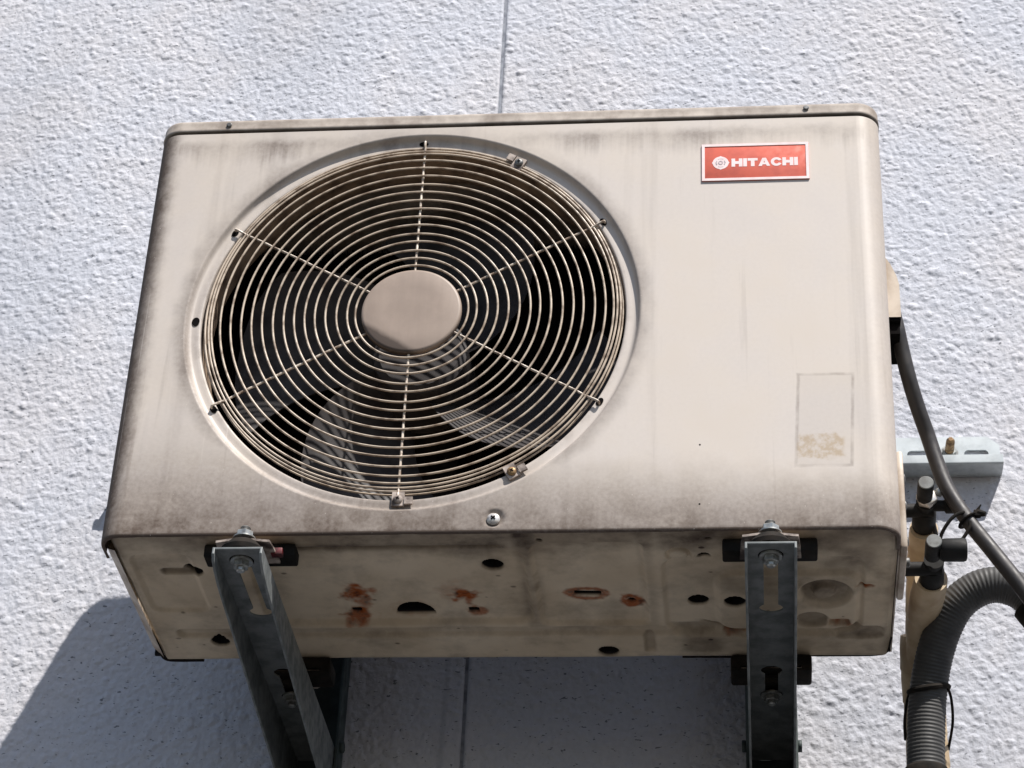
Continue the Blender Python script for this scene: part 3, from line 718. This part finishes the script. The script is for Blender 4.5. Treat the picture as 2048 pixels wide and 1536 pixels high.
# valve plate and cable cover on the right-hand side
b = MB(); b.box(W + 0.0002, W + 0.0072, 0.040, 0.150, 0.001, 0.113, 0.0025); plate = b.build('valve_plate', M_SIDE, ac)
for y, z in ((0.05, 0.104), (0.05, 0.072), (0.05, 0.03), (0.05, 0.006)):
    b = MB(); b.lathe((W + 0.0072, y + 0.03, z), (1, 0, 0), [(0, 0.005), (0.003, 0.005), (0.004, 0.003)], 12); b.build('plate_bolt', M_STUD, plate)
b = MB(); pf = [(W, 0.388), (W + 0.008, 0.374), (W + 0.0140, 0.358), (W + 0.0165, 0.346), (W + 0.0165, 0.303), (W, 0.303)]
n = len(pf); vs = [(x, 0.075, z) for x, z in pf] + [(x, 0.15, z) for x, z in pf]
b.add(vs, [tuple(range(n))] + [tuple(range(n, 2*n))[::-1]] + [(i, (i+1) % n, (i+1) % n + n, i + n) for i in range(n - 2)] + [(n-1, 0, n, 2*n-1)])
cov = b.build('cable_cover', M_SIDE, ac, smooth=False)
b = MB(); b.box(W + 0.001, W + 0.0155, 0.077, 0.148, 0.2995, 0.3025); b.box(W + 0.0005, W + 0.0150, 0.082, 0.14, 0.286, 0.2994); b.build('cable_opening', M_BLACK, cov, smooth=False)

# service valves
def valve(p, cap_y, down, name_label, side):
    x, y, z = p
    b = MB(); b.lathe((W + 0.006, y + 0.05, z - 0.004), (1, 0, 0), [(0, 0.0075), (x - W + 0.004, 0.0075)], 20); b.lathe((x + 0.002, y + 0.038, z), (0, 1, 0), [(0, 0.0105), (0.022, 0.0105)], 20)
    v = b.build('service_valve', M_VALVE, ac); v['label'] = name_label
    b = MB(); b.lathe((x, y, z), (0, 1, 0), [(0, 0.0070), (0.0006, 0.0080), (0.0020, 0.0085), (0.012, 0.0085), (0.030, 0.0082)], 28); c = b.build('valve_stem', M_VALVE, v)
    b = MB(); b.lathe((x, y - 0.0006, z), (0, 1, 0), [(0, 0.0072), (0.0008, 0.0080)], 28); b.build('valve_cap', M_CAP, v)
    b = MB(); b.lathe((x + 0.001, y + 0.052, z - 0.002), (0, 1, -0.15), [(0, 0.0105), (0.005, 0.0126), (0.024, 0.0128), (down, 0.0100)], 24); b.build('flare_nut', M_VALVE, v)
    return v
v1 = valve((0.8352, 0.120, 0.1236), 0.12, 0.034, 'upper black service valve with bright hexagonal nut', 1)
b = MB(); b.hexnut((0.8376, 0.149, 0.1245), (0, 1, 0), 0.0112, 0.008); b.build('hex_nut', M_SCREW, v1, ang=20)
b = MB(); b.lathe((0.842, 0.163, 0.121), (1, 0, 0), [(0, 0.0060), (0.014, 0.0060), (0.016, 0.0085), (0.026, 0.0085)], 18); b.build('service_port', M_VALVE, v1)
b = MB(); b.hexnut((0.8510, 0.150, 0.1310), (0, 1, 0.2), 0.0050, 0.006); b.build('port_nut', M_BOLT, v1, ang=20)
v2 = valve((0.8378, 0.100, 0.0420), 0.10, 0.036, 'lower black service valve with wide side cap', 1)
b = MB(); b.lathe((0.8440, 0.116, 0.0405), (1, 0.0, 0), [(0, 0.0095), (0.004, 0.0118), (0.024, 0.0122), (0.0268, 0.0112), (0.0275, 0.009)], 28); b.build('service_port', M_VALVE, v2)

# feet of the unit, front and rear, with rubber pads, studs and nuts
BY = -0.0105
for xc in (0.1550, 0.6725):
    for yc in (0, 1):
        mb = MB()
        if yc == 0:
            o = [(-0.0285, 0.001), (-0.027, -0.0165), (-0.012, -0.0180), (0.012, -0.0176), (0.027, -0.0168), (0.0285, 0.001), (0.030, 0.028), (-0.030, 0.030)]
        else:
            o = [(-0.032, 0.262), (0.032, 0.262), (0.032, 0.298), (0.022, 0.306), (-0.022, 0.306), (-0.032, 0.300)]
        mb.plate([(xc + px, py) for px, py in o], [], 0.0024, lambda u, v, d: (u, v, -0.0150 - 0.0024 + d - (0.0012 if abs(u - xc) > 0.02 and v < 0 else 0)))
        foot = mb.build('mounting_foot', M_FOOT, ac, smooth=False)
        mb = MB(); y = BY if yc == 0 else 0.290
        mb.lathe((xc, y, -0.0312), (0, 0, 1), [(0, 0.0215), (0.005, 0.0222), (0.010, 0.0180), (0.0136, 0.0150)], 28); mb.build('rubber_pad', M_RUBBER, foot)
        mb = MB(); (mb.box(xc - 0.047, xc + 0.046, 0.0170, 0.040, -0.0150, -0.0005, 0.002) if yc == 0 else mb.box(xc - 0.043, xc + 0.043, 0.262, 0.300, -0.0200, -0.0005, 0.003)); mb.build('rubber_block', M_RUBBER, foot)
b = MB(); b.box(0.1790, 0.1905, 0.0060, 0.0150, -0.0190, -0.0115, 0.0010); o_ = b.build('shim', M_RED, ac); o_['label'] = 'small red painted shim under the left front foot'

# ------------------------------------------------------------------ wall brackets
def slot_poly(segs, n=10):
    """outline of a keyhole: list of (y, half width) along the axis with round ends"""
    pts = []
    for y, h in segs: pts.append((h, y))
    return pts + [(-h, y) for h, y in pts[::-1]]
def keyhole(y0, r0, y1, h, y2, r2, n=12):
    """round end at y0 (radius r0), straight slot half width h, round end at y2 (radius r2, 0 = none)"""
    right = [(r0*math.sin(a), y0 - r0*math.cos(a)) for a in np.linspace(0.0, PI - math.asin(h/r0), n)]
    if r2 > 0: right += [(r2*math.sin(a), y2 - r2*math.cos(a)*0.8) for a in np.linspace(math.asin(h/r2), PI, n)]
    else: right += [(h*math.cos(a), y2 + h*math.sin(a)) for a in np.linspace(0, PI/2, n)]
    return right + [(-x, y) for x, y in right[::-1] if x > 1e-6]

def bracket(xc, label):
    t = thing('wall_bracket', label, 'bracket', (xc, YW, -0.06), 'steel brackets holding up the air conditioner')
    hw = 0.0235; zt = -0.0335; th = 0.0026; y1 = YW - 0.006
    holes = [keyhole(-0.0100, 0.0122, 0.03, 0.0070, 0.0960, 0.0118), keyhole(0.2330, 0.0112, 0.25, 0.0068, 0.2870, 0.0118)]
    mb = MB(); mb.plate([(-hw, -0.0335), (hw, -0.0335), (hw, y1), (-hw, y1)], holes, th, lambda u, v, d: (xc + u, v, zt - d))
    # web joined to hanging side flanges
    for s in (-1, 1):
        prof = [(-0.0335, zt), (-0.0345, -0.0410), (-0.0300, -0.0478), (-0.0180, -0.0530), (0.0, -0.0575), (0.012, -0.0592), (0.125, -0.0722), (0.33, -0.0965), (y1, -0.1110), (y1, zt)]
        xo = xc + s*(hw + 0.0001)
        mb.plate([(a, b_) for a, b_ in prof], [], th, lambda u, v, d: (xo - (th/2 if s < 0 else -th/2) + (-d if s > 0 else d), u, v))
    arm = mb.build('arm', M_ARM, t, smooth=False)
    bv = arm.modifiers.new('edge', 'BEVEL'); bv.width = 0.0007; bv.segments = 2; bv.limit_method = 'ANGLE'; bv.angle_limit = math.radians(50)
    for i, y in enumerate((BY, 0.2870)):
        mb = MB(); mb.lathe((xc, y, zt - th - 0.0001), (0, 0, -1), [(0, 0.0112), (0.0018, 0.0112), (0.0019, 0.0098)], 28); ws = mb.build('washer', M_BOLT, t)
        mb = MB(); mb.hexnut((xc, y, zt - th - 0.0016), (0, 0, -1), 0.0082, 0.0065); mb.lathe((xc, y, zt - th - 0.0075), (0, 0, -1), [(0, 0.0046), (0.004, 0.0044), (0.005, 0.0030)], 14); mb.build('bolt_head', M_BOLT, t, ang=25)
        mb = MB(); rp = []
        zs = np.arange(-0.031, 0.0015 if i == 0 else -0.004, 0.0006)
        for q, z in enumerate(zs): rp.append((z + 0.031, 0.0048 + 0.00035*(q % 2)))
        rp.append((rp[-1][0] + 0.0008, 0.0038)); mb.lathe((xc, y, -0.031), (0, 0, 1), rp, 16); mb.build('stud', M_STUD, t)
        mb = MB(); mb.lathe((xc, y, -0.0120), (0, 0, 1), [(0, 0.0115), (0.0014, 0.0115), (0.0015, 0.008)], 24); mb.hexnut((xc, y, -0.0105), (0, 0, 1), 0.0088, 0.0070); mb.build('nut', M_BOLT, t, ang=25)
    # upright channel against the wall
    mb = MB(); u0, u1 = -0.95, 0.345; lw = 0.0275
    mb.box(xc - lw, xc + lw, YW - 0.0052, YW - 0.0026, u0, u1)
    for s in (-1, 1): mb.box(xc + s*lw - 0.0013, xc + s*lw + 0.0013, YW - 0.042, YW - 0.0053, u0, u1)
    leg = mb.build('upright', M_LEG, t, smooth=False)
    for z in (-0.028, -0.075, -0.125, -0.30):
        for s in (-1, 1):
            mb = MB(); mb.hexnut((xc + s*(lw + 0.0012), YW - 0.026, z), (s, 0, 0), 0.0070, 0.0048); mb.build('side_bolt', M_LEG, leg, ang=25)
    # diagonal strut from the upright to the arm, low behind the frame edge
    return t
bracket(0.1550, 'left steel wall bracket whose slanting arm passes under the fan side')
bracket(0.6725, 'right steel wall bracket whose arm is seen straight from below')

# galvanised rail along the wall, behind the unit
rail = thing('mounting_rail', 'long galvanised slotted rail on the wall sticking out behind the right side', 'rail', (0.41, YW, 0.336))
def oval(cx, cz, hx, hz): return [(cx + (hx - hz)*(1 if math.cos(a) > 0 else -1) + hz*math.cos(a), cz + hz*math.sin(a)) for a in np.linspace(0.05, 2*PI + 0.05, 20, endpoint=False)]
rx0, rx1, rz, zt = -0.130, 0.953, 0.336, 0.391
mb = MB()
mb.plate([(rx0, rz), (rx1, rz), (rx1, zt - 0.012), (rx1 - 0.014, zt), (rx0 + 0.014, zt), (rx0, zt - 0.012)], [oval(cx, 0.3668, 0.0145, 0.0056) for cx in (0.925, 0.857, 0.10, 0.0, -0.09)], 0.0026, lambda u, v, d: (u, YW - 0.0052 + d, v))
# leg and upturned lip as one rolled strip
prof = [(YW - 0.0054, rz + 0.0004), (YW - 0.012, rz - 0.0006), (YW - 0.026, rz - 0.0010)] + [(YW - 0.0312 - 0.0028*math.sin(PI/2*i/6), rz + 0.0018 - 0.0028*math.cos(PI/2*i/6)) for i in range(7)] + [(YW - 0.034, rz + 0.0118)]
tk = 0.0024; inner = [(y + (0 if i < 3 else tk*min(1, (i-3)/6)), z + (tk if i < 3 else tk*(1 - min(1, (i-3)/6)))) for i, (y, z) in enumerate(prof)]
poly = prof + inner[::-1]; n = len(poly)
mb.add([(rx0, y, z) for y, z in poly] + [(rx1, y, z) for y, z in poly], [tuple(range(n)), tuple(range(n, 2*n))[::-1]] + [(i, i + n, (i+1) % n + n, (i+1) % n) for i in range(n)])
mb.build('angle_strip', M_ZINC, rail, smooth=True, ang=25)
mb = MB(); mb.lathe((0.8925, YW - 0.003, 0.3672), (0, -1, 0), [(0, 0.0056), (0.026, 0.0054), (0.031, 0.0052), (0.036, 0.0026)], 16); mb.build('anchor_stud', M_BRASS, rail)
mb = MB(); mb.lathe((0.8925, YW - 0.0054, 0.3672), (0, -1, 0), [(0, 0.011), (0.0018, 0.011)], 20); mb.hexnut((0.8925, YW - 0.0072, 0.3672), (0, -1, 0), 0.0085, 0.0065); mb.build('anchor_nut', M_BOLT, rail, ang=25)

# ------------------------------------------------------------------ pipes, hose, cable, ties
pipe = thing('pipe_bundle', 'beige tape-wrapped pair of refrigerant pipes running down the wall', 'pipe', (0.8365, 0.36, -0.9))
def wrapped(pts, r, flat=1.0, seg=24, pitch=0.036):
    p = resample(spline(pts, 24), 0.0022); rad = []
    for i in range(len(p)):
        f = (i*0.0022 % pitch)/pitch
        rad.append(r*(1 + 0.055*f + 0.02*math.sin(i*0.11) + 0.012*math.sin(i*0.37)))
    mb = MB(); mb.tube(p, rad, seg, flat=flat); return mb
wrapped([(0.8365, 0.200, 0.1155), (0.8365, 0.225, 0.1120), (0.8355, 0.250, 0.1020), (0.8340, 0.280, 0.0780), (0.8335, 0.305, 0.0430), (0.8345, 0.325, 0.0050), (0.8360, 0.340, -0.045), (0.8365, 0.348, -0.10), (0.8365, 0.350, -0.20), (0.8365, 0.350, -0.95)], 0.0150).build('pipe_lagging', M_TAPE, pipe)
wrapped([(0.8385, 0.172, 0.0390), (0.8375, 0.190, 0.0380), (0.8355, 0.220, 0.0370), (0.8340, 0.250, 0.0320), (0.8335, 0.280, 0.0200), (0.8345, 0.308, -0.0020), (0.8360, 0.326, -0.040), (0.8370, 0.334, -0.09), (0.8370, 0.336, -0.20), (0.8370, 0.336, -0.95)], 0.0170).build('pipe_lagging', M_TAPE, pipe)
wrapped([(0.8335, 0.290, 0.0350), (0.8335, 0.300, 0.0200), (0.8345, 0.318, -0.0050), (0.8360, 0.333, -0.045), (0.8368, 0.340, -0.10), (0.8368, 0.343, -0.20), (0.8368, 0.343, -0.95)], 0.0220).build('tape_wrap', M_TAPE, pipe)
mb = MB(); mb.tube(spline([(0.846, 0.19, 0.115), (0.852, 0.21, 0.09), (0.855, 0.25, 0.06), (0.8565, 0.29, 0.035), (0.857, 0.32, 0.0), (0.856, 0.34, -0.06), (0.856, 0.35, -0.2)], 10), 0.0026, 10)
mb.build('dark_strand', M_CABLE, pipe)  # thin dark strand along the right edge of the pipes

hp = [(0.829, 0.290, -0.90), (0.829, 0.290, -0.30), (0.8292, 0.288, -0.19), (0.8301, 0.285, -0.1224), (0.8332, 0.280, -0.0700), (0.8368, 0.274, -0.0377), (0.8429, 0.262, -0.0091), (0.8535, 0.246, 0.0186), (0.8687, 0.233, 0.0413), (0.8904, 0.225, 0.0553), (0.9138, 0.222, 0.0582), (0.9380, 0.222, 0.0470), (0.9550, 0.224, 0.020), (0.963, 0.226, -0.02), (0.968, 0.23, -0.09), (0.97, 0.24, -0.9)]
hose = thing('drain_hose', 'dark grey corrugated hose arching beside the pipes at lower right', 'hose', (0.83, 0.286, -0.9))
p = resample(spline(hp, 30), 0.00078); pitch = 0.0043
rad = [0.0194 + 0.00038*max(-0.6, math.cos(2*PI*i*0.00078/pitch)) + 0.0003*math.sin(i*0.013) for i in range(len(p))]
p2 = p[::1]
mb = MB(); mb.tube(p2, rad, 28); mb.build('corrugated_tube', M_HOSE, hose, ang=80)
mb = MB(); mb.lathe((0.8302, 0.2857, -0.134), (0.03, -0.05, 1), [(-0.05, 0.0235), (0.0, 0.0240), (0.008, 0.0236), (0.011, 0.0215), (0.012, 0.019)], 32, cap=False); mb.build('coupling', M_RUBBER, hose)
mb = MB(); mb.lathe((0.9470, 0.2230, 0.0340), (0.55, 0.05, -0.83), [(-0.004, 0.019), (-0.003, 0.0228), (0.03, 0.0228), (0.031, 0.019)], 28, cap=False); mb.build('coupling', M_RUBBER, hose)

cable = thing('power_cable', 'thick black cable hanging from the cover on the right side of the unit', 'cable', (0.8139, 0.10, 0.31))
cp = [(0.8085, 0.105, 0.345), (0.8105, 0.100, 0.325), (0.8136, 0.100, 0.3047), (0.8178, 0.108, 0.282), (0.8242, 0.118, 0.252), (0.8325, 0.132, 0.225), (0.8425, 0.146, 0.197), (0.8500, 0.150, 0.168), (0.8596, 0.150, 0.1335), (0.8780, 0.150, 0.0955), (0.9035, 0.150, 0.0540), (0.9300, 0.150, 0.0100), (0.965, 0.155, -0.055), (0.99, 0.165, -0.16), (1.0, 0.18, -0.9)]
mb = MB(); mb.tube(spline(cp, 14), 0.0082, 20); mb.build('jacket', M_CABLE, cable)

tie = thing('cable_tie', 'black cable tie looped round the cable and the valve with its cut end out', 'cable tie', (0.878, 0.15, 0.0955))
mb = MB(); lp = [(0.8785 + 0.0098*math.cos(a)*0.9 , 0.150 + 0.0098*math.sin(a), 0.0950 + 0.0098*math.cos(a)*0.62) for a in np.linspace(0, 2*PI, 28, endpoint=False)]
mb.tube(lp, 0.0021, 8, closed=True, flat=0.6); mb.build('strap', M_RUBBER, tie)
mb = MB(); mb.tube(spline([(0.874, 0.143, 0.101), (0.866, 0.139, 0.096), (0.857, 0.140, 0.087), (0.849, 0.146, 0.074), (0.850, 0.150, 0.062), (0.859, 0.149, 0.060), (0.869, 0.146, 0.068), (0.878, 0.142, 0.081), (0.879, 0.141, 0.089)], 8), 0.0019, 8); mb.build('strap_loop', M_RUBBER, tie)
mb = MB(); mb.box(0.8840, 0.8915, 0.1420, 0.1490, 0.0965, 0.1040, 0.001); mb.tube([(0.889, 0.145, 0.101), (0.896, 0.143, 0.0985)], [0.0042, 0.0026], 8); mb.tube([(0.888, 0.145, 0.104), (0.892, 0.143, 0.110)], [0.002, 0.0008], 6); mb.build('tie_head', M_RUBBER, tie)
tie2 = thing('cable_tie', 'black cable tie binding the corrugated hose to the beige pipes', 'cable tie', (0.836, 0.285, -0.036))
mb = MB(); mb.tube([(0.8370 + 0.0206*math.cos(a), 0.2742 + 0.0206*math.sin(a), -0.0375 + 0.007*math.sin(a) + 0.003*math.cos(a)) for a in np.linspace(0, 2*PI, 36, endpoint=False)], 0.0030, 8, closed=True); mb.build('strap', M_RUBBER, tie2)
mb = MB(); mb.tube(spline([(0.8185, 0.266, -0.040), (0.8145, 0.284, -0.046), (0.8125, 0.31, -0.057), (0.8140, 0.338, -0.065)], 8), 0.0016, 8); mb.build('strap_tail', M_RUBBER, tie2); mb = MB(); mb.tube(spline([(0.8560, 0.266, -0.038), (0.8605, 0.282, -0.046), (0.8625, 0.308, -0.06), (0.8585, 0.336, -0.078)], 8), 0.0015, 8); mb.build('strap_tail', M_RUBBER, tie2)
